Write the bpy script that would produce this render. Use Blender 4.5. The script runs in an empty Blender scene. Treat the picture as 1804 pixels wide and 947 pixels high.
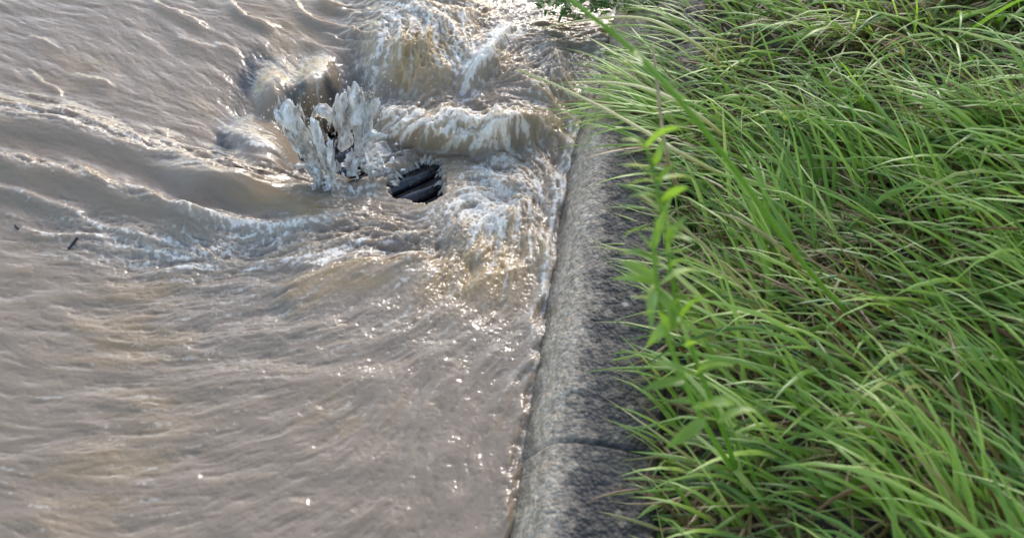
import bpy, bmesh, math, random
import numpy as np
from mathutils import Vector, Matrix

R = math.radians
rng = np.random.default_rng(7)
random.seed(7)
scene = bpy.context.scene
COL = scene.collection

# ------------------------------------------------------------------ camera, sky, sun, exposure
FPX = 2000.0                    # focal length in photo pixels
PITCH = R(42.0)
DIST = 2.9                      # metres from the lens to the ground at the middle of the photo
CAM = np.array([0.0, -DIST * math.cos(PITCH), DIST * math.sin(PITCH)])
cam_d = bpy.data.cameras.new('camera')
cam = bpy.data.objects.new('camera', cam_d)
COL.objects.link(cam)
cam.location = CAM
cam.rotation_euler = (math.pi / 2 - PITCH, 0, 0)
cam_d.sensor_width = 36.0
cam_d.lens = FPX / 1804.0 * 36.0
cam_d.shift_x = (902.0 - 600.0) / 1804.0
cam_d.shift_y = -(473.5 - 265.0) / 1804.0
cam_d.clip_start = 0.05
cam_d.clip_end = 500.0
cam_d.dof.use_dof = True
cam_d.dof.focus_distance = 2.85
cam_d.dof.aperture_fstop = 3.4
scene.camera = cam

SUN_EL, SUN_AZ = R(30.0), R(24.0)      # azimuth from +Y towards +X
world = bpy.data.worlds.new('World')
scene.world = world
world.use_nodes = True
wn = world.node_tree
sky = wn.nodes.new('ShaderNodeTexSky')
sky.sky_type = 'NISHITA'
sky.sun_disc = False
sky.sun_elevation = SUN_EL
sky.sun_rotation = SUN_AZ
sky.air_density = 1.0
sky.dust_density = 1.0
sky.ozone_density = 0.9
wn.links.new(sky.outputs[0], wn.nodes['Background'].inputs[0])
wn.nodes['Background'].inputs[1].default_value = 0.15
sun_d = bpy.data.lights.new('sun', 'SUN')
sun_d.energy = 0.65
sun_d.angle = R(19.0)
sun_d.color = (1.0, 0.97, 0.93)
sun = bpy.data.objects.new('sun', sun_d)
COL.objects.link(sun)
sv = Vector((math.sin(SUN_AZ) * math.cos(SUN_EL), math.cos(SUN_AZ) * math.cos(SUN_EL), math.sin(SUN_EL)))
sun.rotation_euler = sv.to_track_quat('Z', 'Y').to_euler()
sun.location = sv * 10
scene.view_settings.view_transform = 'Standard'
scene.view_settings.look = 'None'
scene.view_settings.gamma = 1.0
scene.view_settings.use_curve_mapping = False
scene.view_settings.exposure = 1.32
scene.cycles.max_bounces = 8
scene.cycles.caustics_reflective = False
scene.cycles.caustics_refractive = False
scene.cycles.sample_clamp_indirect = 6.0
scene.cycles.use_denoising = True

# ------------------------------------------------------------------ helpers
CP, SP = math.cos(PITCH), math.sin(PITCH)
FWD = np.array([0, CP, -SP]); UP = np.array([0, SP, CP]); RT = np.array([1.0, 0, 0])

def ray(u, v):
    d = FWD + RT * ((u - 600.0) / FPX) + UP * ((265.0 - v) / FPX)
    return d

def at(u, v, z=0.0):
    """the point of the level plane at height z seen at photo pixel u, v (used to survey the place)"""
    d = ray(u, v)
    t = (z - CAM[2]) / d[2]
    return CAM + d * t

def atd(u, v, dist):
    d = ray(u, v)
    return CAM + d / np.linalg.norm(d) * dist

def uv_of(x, y, z=0.0):
    rx, ry, rz = x - CAM[0], y - CAM[1], z - CAM[2]
    dep = ry * CP - rz * SP
    return 600.0 + FPX * rx / dep, 265.0 - FPX * (ry * SP + rz * CP) / dep

def setp(o, label=None, cat=None, group=None, kind=None):
    if label: o['label'] = label
    if cat: o['category'] = cat
    if group: o['group'] = group
    if kind: o['kind'] = kind
    return o

def mesh_obj(name, verts, faces, mat=None, parent=None, smooth=True, attrs=None):
    me = bpy.data.meshes.new(name)
    me.from_pydata([tuple(v) for v in verts], [], faces)
    if smooth:
        me.polygons.foreach_set('use_smooth', np.ones(len(me.polygons), dtype=bool))
    if attrs:
        for k, val in attrs.items():
            a = me.attributes.new(k, 'FLOAT', 'POINT')
            a.data.foreach_set('value', np.asarray(val, dtype=np.float32))
    me.update()
    o = bpy.data.objects.new(name, me)
    COL.objects.link(o)
    if mat: me.materials.append(mat)
    if parent: o.parent = parent
    return o

def grid_obj(name, P, mask=None, mat=None, parent=None, attrs=None):
    """P: (ny, nx, 3) vertex grid; mask: (ny-1, nx-1) faces kept"""
    ny, nx = P.shape[:2]
    idx = np.arange(ny * nx).reshape(ny, nx)
    q = np.stack([idx[:-1, :-1], idx[:-1, 1:], idx[1:, 1:], idx[1:, :-1]], -1).reshape(-1, 4)
    if mask is not None:
        q = q[mask.reshape(-1)]
    me = bpy.data.meshes.new(name)
    me.vertices.add(ny * nx)
    me.vertices.foreach_set('co', P.reshape(-1).astype(np.float32))
    n = len(q)
    me.loops.add(n * 4)
    me.loops.foreach_set('vertex_index', q.reshape(-1).astype(np.int32))
    me.polygons.add(n)
    me.polygons.foreach_set('loop_start', (np.arange(n) * 4).astype(np.int32))
    me.polygons.foreach_set('loop_total', np.full(n, 4, dtype=np.int32))
    me.polygons.foreach_set('use_smooth', np.ones(n, dtype=bool))
    me.update(calc_edges=True)
    if attrs:
        for k, val in attrs.items():
            a = me.attributes.new(k, 'FLOAT', 'POINT')
            a.data.foreach_set('value', np.asarray(val, dtype=np.float32).reshape(-1))
    o = bpy.data.objects.new(name, me)
    COL.objects.link(o)
    if mat: me.materials.append(mat)
    if parent: o.parent = parent
    return o

def empty(name, loc):
    o = bpy.data.objects.new(name, None)
    o.location = loc
    o.empty_display_size = 0.05
    COL.objects.link(o)
    return o

def fade(t):
    return t * t * t * (t * (t * 6 - 15) + 10)

_TAB = {}
def perlin(x, y, seed=0):
    if seed not in _TAB:
        r = np.random.default_rng(1000 + seed)
        ang = r.random((256, 256)).astype(np.float32) * 2 * np.pi
        _TAB[seed] = (np.cos(ang), np.sin(ang))
    gx, gy = _TAB[seed]
    xi, yi = np.floor(x).astype(int), np.floor(y).astype(int)
    xf, yf = x - xi, y - yi
    def g(i, j):
        a, b = (xi + i) & 255, (yi + j) & 255
        return gx[a, b] * (xf - i) + gy[a, b] * (yf - j)
    u, v = fade(xf), fade(yf)
    n0 = g(0, 0) * (1 - u) + g(1, 0) * u
    n1 = g(0, 1) * (1 - u) + g(1, 1) * u
    return (n0 * (1 - v) + n1 * v) * 1.5

def fbm(x, y, seed=0, octv=4, gain=0.5):
    s, a = 0, 1.0
    for k in range(octv):
        s = s + a * perlin(x, y, seed + k)
        x, y, a = x * 2.03 + 17.1, y * 2.03 + 5.3, a * gain
    return s

def sstep(a, b, x):
    t = np.clip((x - a) / (b - a), 0, 1)
    return t * t * (3 - 2 * t)

class Mat:
    """small node builder"""
    def __init__(self, name):
        self.m = bpy.data.materials.new(name)
        self.m.use_nodes = True
        self.t = self.m.node_tree
        self.b = self.t.nodes['Principled BSDF']
        self.out = self.t.nodes['Material Output']
    def n(self, typ, **kw):
        nd = self.t.nodes.new(typ)
        for k, v in kw.items():
            if k.startswith('i_'):
                nd.inputs[int(k[2:])].default_value = v
            else:
                setattr(nd, k, v)
        return nd
    def l(self, a, b): self.t.links.new(a, b)
    def attr(self, name):
        return self.n('ShaderNodeAttribute', attribute_name=name).outputs['Fac']
    def noise(self, scale, detail=4, rough=0.5, vec=None):
        nd = self.n('ShaderNodeTexNoise')
        nd.inputs['Scale'].default_value = scale
        nd.inputs['Detail'].default_value = detail
        nd.inputs['Roughness'].default_value = rough
        if vec is not None: self.l(vec, nd.inputs['Vector'])
        return nd.outputs['Fac']
    def obj(self):
        return self.n('ShaderNodeTexCoord').outputs['Object']
    def ramp(self, fac, stops):
        nd = self.n('ShaderNodeValToRGB')
        cr = nd.color_ramp
        while len(cr.elements) < len(stops): cr.elements.new(0.5)
        for e, (p, c) in zip(cr.elements, stops):
            e.position = p
            e.color = (*c, 1) if len(c) == 3 else c
        self.l(fac, nd.inputs[0])
        return nd.outputs[0]
    def mix(self, fac, a, b, typ='MIX'):
        nd = self.n('ShaderNodeMix', data_type='RGBA', blend_type=typ)
        for s, v in ((0, fac), (6, a), (7, b)):
            if hasattr(v, 'is_output'): self.l(v, nd.inputs[s])
            else: nd.inputs[s].default_value = (*v, 1) if isinstance(v, tuple) else v
        return nd.outputs[2]
    def math(self, op, a, b=0.0, clamp=False):
        nd = self.n('ShaderNodeMath', operation=op, use_clamp=clamp)
        for s, v in ((0, a), (1, b)):
            if hasattr(v, 'is_output'): self.l(v, nd.inputs[s])
            else: nd.inputs[s].default_value = v
        return nd.outputs[0]
    def bump(self, h, strength=0.3, dist=0.01):
        nd = self.n('ShaderNodeBump')
        nd.inputs['Strength'].default_value = strength
        nd.inputs['Distance'].default_value = dist
        self.l(h, nd.inputs['Height'])
        self.l(nd.outputs[0], self.b.inputs['Normal'])
        return nd
    def set(self, **kw):
        for k, v in kw.items():
            k = {'color': 'Base Color', 'rough': 'Roughness', 'ior': 'IOR', 'trans': 'Transmission Weight', 'metal': 'Metallic',
                 'sss': 'Subsurface Weight', 'spec': 'Specular IOR Level'}[k]
            if hasattr(v, 'is_output'): self.l(v, self.b.inputs[k])
            else: self.b.inputs[k].default_value = (*v, 1) if isinstance(v, tuple) else v

# ------------------------------------------------------------------ materials
def m_water():
    M = Mat('muddy_water')
    foam_sheen, ochre = M.attr('foam_sheen'), M.attr('ochre')
    vec = M.obj()
    n1 = M.noise(5.0, 5, 0.55, vec)
    mud = M.mix(n1, (0.275, 0.200, 0.126), (0.345, 0.258, 0.172))
    mud = M.mix(ochre, mud, (0.40, 0.255, 0.095))
    dk = M.attr('painted_shade')
    mud = M.mix(dk, mud, (0.055, 0.052, 0.042))  # darkening painted in for missing sky reflection and shaded hollows
    n2 = M.noise(170.0, 3, 0.6, vec)
    ff = M.math('MULTIPLY', foam_sheen, M.ramp(n2, [(0.30, (0.62,) * 3), (0.60, (1,) * 3)]))
    col = M.mix(ff, mud, (0.80, 0.735, 0.63))  # white of the foam, which also carries painted sheen and glints
    M.set(sss=0.8)
    M.b.inputs['Subsurface Radius'].default_value = (1.0, 0.85, 0.65)
    M.b.inputs['Subsurface Scale'].default_value = 0.035
    M.set(color=col, ior=1.50, rough=M.math('ADD', 0.105, M.math('MULTIPLY', ff, 0.42)), spec=M.math('SUBTRACT', 0.5, M.math('MULTIPLY', ff, 0.3)))
    h = M.math('ADD', M.math('MULTIPLY', M.noise(60.0, 4, 0.55, vec), 0.6), M.math('MULTIPLY', M.math('MULTIPLY', n2, foam_sheen), 0.5))
    M.bump(h, 0.07, 0.012)
    return M.m

def m_splash():
    M = Mat('white_water')
    vec = M.obj()
    mp = M.n('ShaderNodeMapping'); mp.inputs['Scale'].default_value = (1.0, 1.0, 0.35); M.l(vec, mp.inputs['Vector'])
    st = M.noise(34, 4, 0.55, mp.outputs[0])
    c = M.ramp(st, [(0.34, (0.86, 0.79, 0.68)), (0.5, (0.92, 0.87, 0.78)), (0.62, (0.96, 0.93, 0.87))])
    M.set(color=c, rough=0.07, ior=1.36, trans=M.ramp(st, [(0.38, (0.72,) * 3), (0.60, (0.22,) * 3)]), sss=0.4)
    M.b.inputs['Subsurface Radius'].default_value = (1.0, 0.95, 0.85)
    M.b.inputs['Subsurface Scale'].default_value = 0.012
    M.bump(M.noise(80, 3, 0.5, mp.outputs[0]), 0.15, 0.006)
    return M.m

def m_iron():
    M = Mat('wet_cast_iron')
    vec = M.obj()
    c = M.ramp(M.noise(60, 5, 0.6, vec), [(0.4, (0.014, 0.013, 0.015)), (0.7, (0.055, 0.048, 0.048))])
    M.set(color=c, rough=0.16, spec=0.7)
    M.bump(M.noise(70, 4, 0.6, vec), 0.35, 0.005)
    return M.m

def m_pit():
    M = Mat('wet_dark_concrete')
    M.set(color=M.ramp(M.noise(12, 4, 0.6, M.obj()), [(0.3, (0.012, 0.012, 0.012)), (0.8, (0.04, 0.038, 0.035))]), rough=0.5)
    return M.m

def m_kerb():
    M = Mat('weathered_concrete')
    vec = M.obj()
    top = M.attr('top')
    vo = M.n('ShaderNodeTexVoronoi'); vo.inputs['Scale'].default_value = 110; M.l(vec, vo.inputs['Vector'])
    vb = M.n('ShaderNodeTexVoronoi'); vb.inputs['Scale'].default_value = 50; M.l(vec, vb.inputs['Vector'])
    wn_ = M.noise(30, 5, 0.65, vec)
    paste = M.ramp(wn_, [(0.3, (0.36, 0.265, 0.165)), (0.7, (0.68, 0.52, 0.345))])
    grain = M.ramp(vo.outputs['Color'], [(0.0, (0.10, 0.085, 0.067)), (0.45, (0.33, 0.265, 0.195)), (0.8, (0.50, 0.41, 0.31)), (1.0, (0.74, 0.67, 0.57))])
    face = M.mix(0.62, paste, grain)
    dark = M.ramp(vb.outputs['Color'], [(0.0, (0.006, 0.006, 0.007)), (0.35, (0.022, 0.018, 0.013)), (0.62, (0.07, 0.055, 0.038)), (0.86, (0.19, 0.152, 0.105)), (0.94, (0.32, 0.265, 0.19)), (1.0, (0.45, 0.43, 0.40))])
    dark = M.mix(M.ramp(vb.outputs['Distance'], [(0.36, (0, 0, 0)), (0.52, (0.8,) * 3)]), dark, (0.014, 0.012, 0.010))
    dirt = M.ramp(M.noise(9, 6, 0.7, vec), [(0.38, (0, 0, 0)), (0.62, (1, 1, 1))])
    dark = M.mix(M.math('MULTIPLY', dirt, 0.32), dark, M.mix(0.75, grain, (0.05, 0.043, 0.034)))
    edge = M.math('ADD', top, M.math('MULTIPLY', M.math('SUBTRACT', M.noise(26, 6, 0.75, vec), 0.5), 1.7))
    f = M.ramp(edge, [(0.12, (0, 0, 0)), (0.9, (1, 1, 1))])
    col = M.mix(f, face, dark)
    moss = M.math('MULTIPLY', M.ramp(M.noise(6.5, 6, 0.7, vec), [(0.56, (0, 0, 0)), (0.66, (1, 1, 1))]), M.math('MULTIPLY', top, 0.7))
    col = M.mix(moss, col, (0.028, 0.036, 0.012))
    wet = M.attr('wet')
    col = M.mix(M.math('MULTIPLY', wet, 0.72), col, (0.085, 0.066, 0.044))
    M.set(color=col, rough=M.math('SUBTRACT', 0.62, M.math('MULTIPLY', wet, 0.4)))
    h = M.math('ADD', M.math('MULTIPLY', vo.outputs['Distance'], -0.6), M.math('MULTIPLY', vb.outputs['Distance'], -0.7))
    h = M.math('ADD', h, wn_)
    M.bump(h, 0.6, 0.010)
    return M.m

def m_soil():
    M = Mat('damp_soil')
    vec = M.obj()
    M.set(color=M.ramp(M.noise(18, 6, 0.65, vec), [(0.3, (0.03, 0.021, 0.012)), (0.7, (0.11, 0.082, 0.05))]), rough=0.8)
    M.bump(M.noise(50, 6, 0.7, vec), 0.8, 0.03)
    return M.m

def m_leaf(name, stops, transl=0.42, rough=0.30):
    M = Mat(name)
    sh = M.attr('shade')
    c = M.ramp(sh, stops)
    M.set(color=c, rough=rough)
    tr = M.n('ShaderNodeBsdfTranslucent')
    hs = M.n('ShaderNodeHueSaturation'); hs.inputs['Value'].default_value = 1.5; hs.inputs['Saturation'].default_value = 1.1
    M.l(c, hs.inputs['Color']); M.l(hs.outputs[0], tr.inputs['Color'])
    mx = M.n('ShaderNodeMixShader'); mx.inputs[0].default_value = transl
    M.l(M.b.outputs[0], mx.inputs[1]); M.l(tr.outputs[0], mx.inputs[2]); M.l(mx.outputs[0], M.out.inputs['Surface'])
    return M.m

def m_bark(name, a, b):
    M = Mat(name)
    M.set(color=M.ramp(M.noise(80, 4, 0.6, M.obj()), [(0.3, a), (0.7, b)]), rough=0.6)
    return M.m

WATER, SPLASH, IRON, PIT, KERB, SOIL = m_water(), m_splash(), m_iron(), m_pit(), m_kerb(), m_soil()
GRASS = m_leaf('wet_grass', [(0.0, (0.06, 0.12, 0.025)), (0.35, (0.20, 0.33, 0.055)), (0.65, (0.37, 0.51, 0.10)), (0.86, (0.54, 0.62, 0.20)), (0.93, (0.28, 0.22, 0.08)), (1.0, (0.20, 0.10, 0.04))])
WEED = m_leaf('young_weed_leaf', [(0.0, (0.10, 0.18, 0.03)), (0.5, (0.20, 0.33, 0.05)), (1.0, (0.32, 0.46, 0.09))], 0.45)
STRAW = m_leaf('straw', [(0.0, (0.38, 0.34, 0.12)), (1.0, (0.66, 0.62, 0.32))], 0.25)
DRY = m_bark('dry_stem', (0.26, 0.17, 0.08), (0.48, 0.35, 0.18))
TWIG = m_bark('dark_twig', (0.012, 0.009, 0.008), (0.05, 0.035, 0.03))

# ------------------------------------------------------------------ water surface
STEP = 0.0022
fx = np.arange(-1.45, 0.98, STEP)
fy = np.arange(-1.60, 0.84, STEP)
X, Y = np.meshgrid(fx.astype(np.float32), fy.astype(np.float32))
U, V = uv_of(X, Y)
NY, NX = X.shape

# flow directions, surveyed from the photo: (u, v, angle in degrees, v pointing down)
FLOW = [(60, 60, 22), (300, 60, 28), (450, 40, 27), (600, 60, 10), (410, 130, 42), (470, 130, 60), (560, 130, 62), (350, 220, 25), (60, 190, 13),
        (200, 235, 22), (350, 285, 20), (60, 290, 14), (150, 320, 22), (300, 360, 20), (400, 350, 14), (500, 370, -6), (330, 420, 6), (450, 430, -14),
        (80, 420, 14), (80, 500, 6), (250, 470, -4), (700, 425, 6), (650, 470, -14), (560, 490, -38), (780, 440, -40), (850, 480, -52), (800, 370, -45),
        (900, 440, -62), (880, 300, 8), (840, 340, -10), (955, 300, 68), (985, 260, 62), (975, 400, 96), (720, 120, 98), (660, 110, 118), (690, 40, 40), (800, 130, 40),
        (760, 30, 12), (835, 150, -55), (870, 80, -48), (940, 100, -22), (1000, 60, -15), (1020, 140, 70), (720, 215, -12), (800, 215, -6), (900, 205, 4), (620, 320, -20),
        (560, 250, 62), (460, 240, 20), (700, 360, 8), (200, 700, 4), (500, 700, -18), (750, 750, -48), (850, 850, -66), (50, 900, 4), (-200, 100, 18), (-200, 500, 8), (500, 950, -20)]
cx = np.zeros_like(U); cy = np.zeros_like(U)
for (a, b, d) in FLOW:
    w = 1.0 / ((U - a) ** 2 + ((V - b) * 1.2) ** 2 + 300.0) ** 1.6
    gx, gy = math.cos(R(d)), -math.sin(R(d)) / 0.67       # to ground directions
    n = math.hypot(gx, gy); gx, gy = gx / n, gy / n
    # orientation tensor average
    cx += w * (gx * gx - gy * gy); cy += w * (2 * gx * gy)
ang = 0.5 * np.arctan2(cy, cx)
ang = ang + 0.35 * fbm(X * 4, Y * 4, 50, 2)
DX, DY = np.cos(ang), np.sin(ang)

def bil(img, fi, fj):
    fi = np.clip(fi, 0, NY - 1.001); fj = np.clip(fj, 0, NX - 1.001)
    i, j = fi.astype(np.int32), fj.astype(np.int32)
    a, b = (fi - i).astype(np.float32), (fj - j).astype(np.float32)
    k = i * NX + j
    f = img.ravel()
    return (f[k] * (1 - a) * (1 - b) + f[k + 1] * (1 - a) * b + f[k + NX] * a * (1 - b) + f[k + NX + 1] * a * b)

II, JJ = np.meshgrid(np.arange(NY, dtype=np.float32), np.arange(NX, dtype=np.float32), indexing='ij')
def lic(imgs, half_len, n):
    """smear images along the flow, half_len in metres"""
    st = half_len / n / STEP
    acc = [im.astype(np.float32).copy() for im in imgs]
    tot = 1.0
    for sg in (1, -1):
        fi, fj = II.copy(), JJ.copy()
        dx, dy = DX.astype(np.float32), DY.astype(np.float32)
        pdx, pdy = dx * sg, dy * sg
        for k in range(n):
            fi = fi + pdy * st; fj = fj + pdx * st
            ii = np.clip(fi, 0, NY - 1).astype(np.int32); jj = np.clip(fj, 0, NX - 1).astype(np.int32)
            ndx, ndy = DX[ii, jj], DY[ii, jj]
            s = np.sign(ndx * pdx + ndy * pdy); s[s == 0] = 1
            pdx, pdy = (ndx * s).astype(np.float32), (ndy * s).astype(np.float32)
            w = 0.5 + 0.5 * math.cos(math.pi * (k + 1) / (n + 1))
            for a, im in zip(acc, imgs): a += w * bil(im.astype(np.float32), fi, fj)
            if sg == 1: tot += 2 * w
    return [a / tot for a in acc]

def norm(a): return (a - a.mean()) / a.std()

base_n = fbm(X * 16, Y * 16, 3, 3, 0.55)
mid_n = fbm(X * 42, Y * 42, 11, 3, 0.6)
fine_n = fbm(X * 95, Y * 95, 21, 2, 0.6)
L1, = lic([base_n], 0.06, 9)
L2, = lic([mid_n], 0.035, 9)
L3, = lic([fine_n], 0.018, 7)
LF, = lic([fbm(X * 60, Y * 60, 31, 4, 0.7)], 0.05, 12)     # foam streaks
rawF = fbm(X * 75, Y * 75, 33, 3, 0.6)
L1 = norm(L1); L2 = norm(norm(L2) + 0.65 * norm(mid_n)); L3 = norm(0.6 * norm(L3) + norm(fine_n)); LF = norm(LF)
FN = norm(0.75 * LF + 0.75 * norm(rawF) + 0.35 * L2)
del base_n

def blob(u, v, ru, rv, rot=0.0, p=1.0):
    c, s = math.cos(R(rot)), math.sin(R(rot))
    du, dv = U - u, V - v
    a, b = (du * c + dv * s) / ru, (-du * s + dv * c) / rv
    return np.exp(-(a * a + b * b) ** p)

def pdist(pts):
    """signed distance in photo pixels to a polyline (positive = below / nearer the viewer) and the position along it"""
    pa = np.array(pts); mg = 170
    box_ = (U > pa[:, 0].min() - mg) & (U < pa[:, 0].max() + mg) & (V > pa[:, 1].min() - mg) & (V < pa[:, 1].max() + mg)
    r_, c_ = np.where(box_.any(1))[0], np.where(box_.any(0))[0]
    sl_ = (slice(r_[0], r_[-1] + 1), slice(c_[0], c_[-1] + 1))
    D_ = np.full(U.shape, 1e4, np.float32); T_ = np.zeros(U.shape, np.float32)
    D_[sl_], T_[sl_] = pdist_(U[sl_], V[sl_], pts)
    return D_, T_

def pdist_(U, V, pts):
    best = np.full(U.shape, 1e9, np.float32); sg = np.zeros(U.shape, np.float32); tt = np.zeros(U.shape, np.float32)
    L = 0; lens = [math.hypot(pts[i + 1][0] - pts[i][0], pts[i + 1][1] - pts[i][1]) for i in range(len(pts) - 1)]
    tl = sum(lens)
    for (a, b), ln in zip(zip(pts[:-1], pts[1:]), lens):
        dx, dy = b[0] - a[0], b[1] - a[1]
        t = np.clip(((U - a[0]) * dx + (V - a[1]) * dy) / (ln * ln), 0, 1)
        qx, qy = U - a[0] - t * dx, V - a[1] - t * dy
        d = np.hypot(qx, qy)
        m = d < best
        best = np.where(m, d, best)
        sg = np.where(m, np.sign(dx * qy - dy * qx), sg)
        tt = np.where(m, (L + t * ln) / tl, tt)
        L += ln
    return best * sg, tt

def smooth_line(pts, n=4):
    p = [np.array(q, float) for q in pts]
    p = [2 * p[0] - p[1]] + p + [2 * p[-1] - p[-2]]
    out = []
    for i in range(1, len(p) - 2):
        for k in range(n):
            t = k / n
            out.append(0.5 * ((2 * p[i]) + (-p[i - 1] + p[i + 1]) * t + (2 * p[i - 1] - 5 * p[i] + 4 * p[i + 1] - p[i + 2]) * t * t + (-p[i - 1] + 3 * p[i] - 3 * p[i + 1] + p[i + 2]) * t ** 3))
    out.append(p[-2])
    return [tuple(q) for q in out]

WOB = 5.0 * L1 * 0.5 + 3.0 * L2 * 0.4
def ridge(pts, far, near, h, taper=0.08, wob=0.6, sharp=1.0):
    d, t = pdist(smooth_line(pts))
    d = d + WOB * wob
    w = np.where(d < 0, far, near)
    e = np.exp(-np.abs(d / w) ** (2.0 if sharp == 1.0 else sharp))
    ends = sstep(0, taper, t) * sstep(0, taper, 1 - t) if taper > 0 else 1
    return h * e * ends, d

WN1, WN2 = fbm(X * 14, Y * 14, 150, 3, 0.6), fbm(X * 14, Y * 14, 155, 3, 0.6)
def warp(fn, amt):
    global U, V
    u0, v0 = U, V
    U, V = U + amt * WN1, V + amt * WN2
    r = fn()
    U, V = u0, v0
    return r

def features():
    global U, V
    H = np.zeros_like(U); foam_sheen = np.zeros_like(U); ochre = np.zeros_like(U); painted_shade = np.zeros_like(U)
    turb = 0.05 + 0.12 * sstep(370, 450, V) * sstep(150, 420, U + 0.6 * (V - 400)) + 0.06 * sstep(400, 560, V)   # how choppy the water is
    calm = np.zeros_like(U)               # smooth glassy faces

    # the water falls towards the drain
    H -= 0.055 * blob(620, 260, 210, 130)
    # --- standing waves sweeping in from the left
    h, d = ridge([(-200, 160), (0, 196), (90, 208), (180, 232), (260, 262), (330, 282), (420, 306), (510, 326)], 22, 58, 0.044, 0.16); H += h
    bandA = np.exp(-((d + 8) / 19) ** 2) * sstep(500, 420, U); turb += 0.42 * bandA; foam_sheen += 0.34 * bandA  # bright sky sheen behind the crest painted in with the foam
    calm += np.exp(-((d - 34) / 22) ** 2) * sstep(450, 330, U)
    h, d = ridge([(-200, 262), (0, 276), (60, 292), (130, 300), (200, 328), (280, 354), (360, 382), (430, 398)], 16, 54, 0.043, 0.14); H += h
    bandB = np.exp(-((d + 4) / 12) ** 2) * sstep(440, 380, U); turb += 0.36 * bandB; foam_sheen += 0.27 * bandB  # same painted sheen along the second crest
    calm += np.exp(-((d - 28) / 20) ** 2) * sstep(330, 260, U)
    h, d = ridge([(250, 292), (330, 304), (420, 318), (500, 328), (560, 338), (640, 352)], 26, 62, 0.056, 0.34); H += h
    calm += 1.1 * np.exp(-((d - 30) / 26) ** 2) * sstep(250, 420, U) * sstep(590, 530, U)
    ochre += 0.55 * blob(470, 350, 60, 22, 8) + 0.5 * blob(545, 365, 30, 14, -10)
    h, d = ridge([(-150, 330), (0, 332), (70, 352), (150, 384), (230, 412), (320, 432)], 8, 26, 0.012, 0.1); H += h
    foam_sheen += 0.30 * np.exp(-((d + 2) / 6) ** 2) * sstep(340, 280, U)
    h, d = ridge([(30, 402), (90, 412), (150, 414), (210, 424)], 5, 12, 0.007, 0.2); H += h; foam_sheen += 0.35 * np.exp(-(d / 3.5) ** 2) * blob(120, 412, 100, 40, 0, 2)
    # foot of the rolling wave, foam line running right
    h, d = ridge([(300, 352), (360, 376), (430, 394), (490, 398), (540, 384), (600, 372)], 8, 16, 0.014, 0.1); H += h
    foam_sheen += 0.45 * np.exp(-((d - 4) / 9) ** 2) * blob(450, 388, 170, 50, 0, 2)
    turb += 0.55 * blob(470, 425, 200, 36, -4) + 0.45 * blob(230, 420, 170, 50, 12) + 0.5 * blob(650, 400, 120, 40, 4)
    foam_sheen += 0.34 * blob(440, 425, 200, 36, -6) + 0.24 * blob(200, 425, 130, 34, 14)
    ochre += 0.4 * blob(540, 435, 60, 16, -12) + 0.35 * blob(410, 478, 50, 14, -10)
    # crests lower left
    for pts, hh in (([(240, 484), (300, 476), (360, 466), (430, 470)], 0.007), ([(420, 484), (450, 470), (500, 462), (560, 450), (600, 436)], 0.010), ([(60, 440), (120, 452), (200, 470)], 0.004), ([(510, 470), (560, 462), (610, 448), (660, 440)], 0.010)):
        h, d = ridge(pts, 5, 14, hh, 0.25); H += h; foam_sheen += 0.25 * np.exp(-((d + 1) / 4) ** 2) * np.where(np.abs(h) > hh * 0.05, 1, 0)
    # swirl lower centre
    h, d = ridge([(470, 540), (520, 508), (570, 478), (640, 458), (720, 452), (790, 460)], 10, 46, 0.022, 0.15); H += h
    calm += 0.45 * blob(640, 510, 150, 34, -8); ochre += 0.7 * np.exp(-((d - 4) / 9) ** 2) * blob(600, 480, 150, 60, 0, 2) + 0.75 * blob(640, 495, 46, 16, -12) + 0.4 * blob(560, 520, 60, 10, -36)
    foam_sheen += 0.8 * blob(676, 432, 46, 11, 12, 1.5) * sstep(-0.4, 0.6, LF) + 0.35 * blob(590, 446, 60, 12, -12)  # patch of white glints painted in with the foam
    turb += 0.5 * blob(690, 425, 70, 22, 8)
    # --- right-hand sheet racing along the kerb
    ochre += 0.35 * blob(850, 360, 110, 90, 0) + 0.8 * blob(850, 470, 70, 60, -50) + 0.5 * blob(770, 500, 60, 40, -40) + 0.45 * blob(905, 400, 26, 70, 10)
    turb += 0.55 * blob(860, 360, 70, 70, -40) + 0.40 * blob(905, 300, 80, 50, 0) + 0.35 * blob(780, 470, 60, 60, -50)
    turb += 0.34 * blob(895, 370, 105, 130, 0, 2) + 0.3 * blob(940, 300, 60, 90, 0, 2); foam_sheen += 0.27 * blob(890, 350, 105, 120, 0, 2)
    foam_sheen += 0.34 * blob(850, 340, 80, 60, -30) + 0.40 * blob(868, 385, 42, 40, 10) + 0.20 * blob(920, 300, 70, 60) + 0.28 * blob(770, 380, 70, 26, -20) + 0.25 * blob(745, 465, 60, 22, -40)
    h, d = ridge([(905, 365), (890, 395), (860, 430), (820, 470)], 10, 20, 0.018, 0.2); H += h
    h, d = ridge([(800, 520), (850, 490), (910, 470), (950, 430)], 8, 20, 0.010, 0.2); H += h; foam_sheen += 0.2 * np.exp(-((d + 1) / 5) ** 2) * blob(890, 478, 60, 30, -20, 2)
    H += 0.03 * blob(800, 350, 46, 60, -10)                   # lip right of the grate
    H -= 0.030 * blob(930, 270, 90, 40, 10)                   # trough under the tongue
    # --- domes of brown water pouring in at the top
    D1 = warp(lambda: blob(752, 60, 112, 112, 0, 1.7), 9)
    H += 0.105 * D1 + 0.03 * blob(770, -60, 160, 80)
    turb += 0.75 * blob(770, 30, 110, 60, 0, 1.5) + 0.65 * blob(740, 110, 90, 55)
    ochre += 1.1 * blob(745, 95, 76, 64, 0, 1.3) + 0.4 * blob(790, 20, 60, 26)
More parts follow.
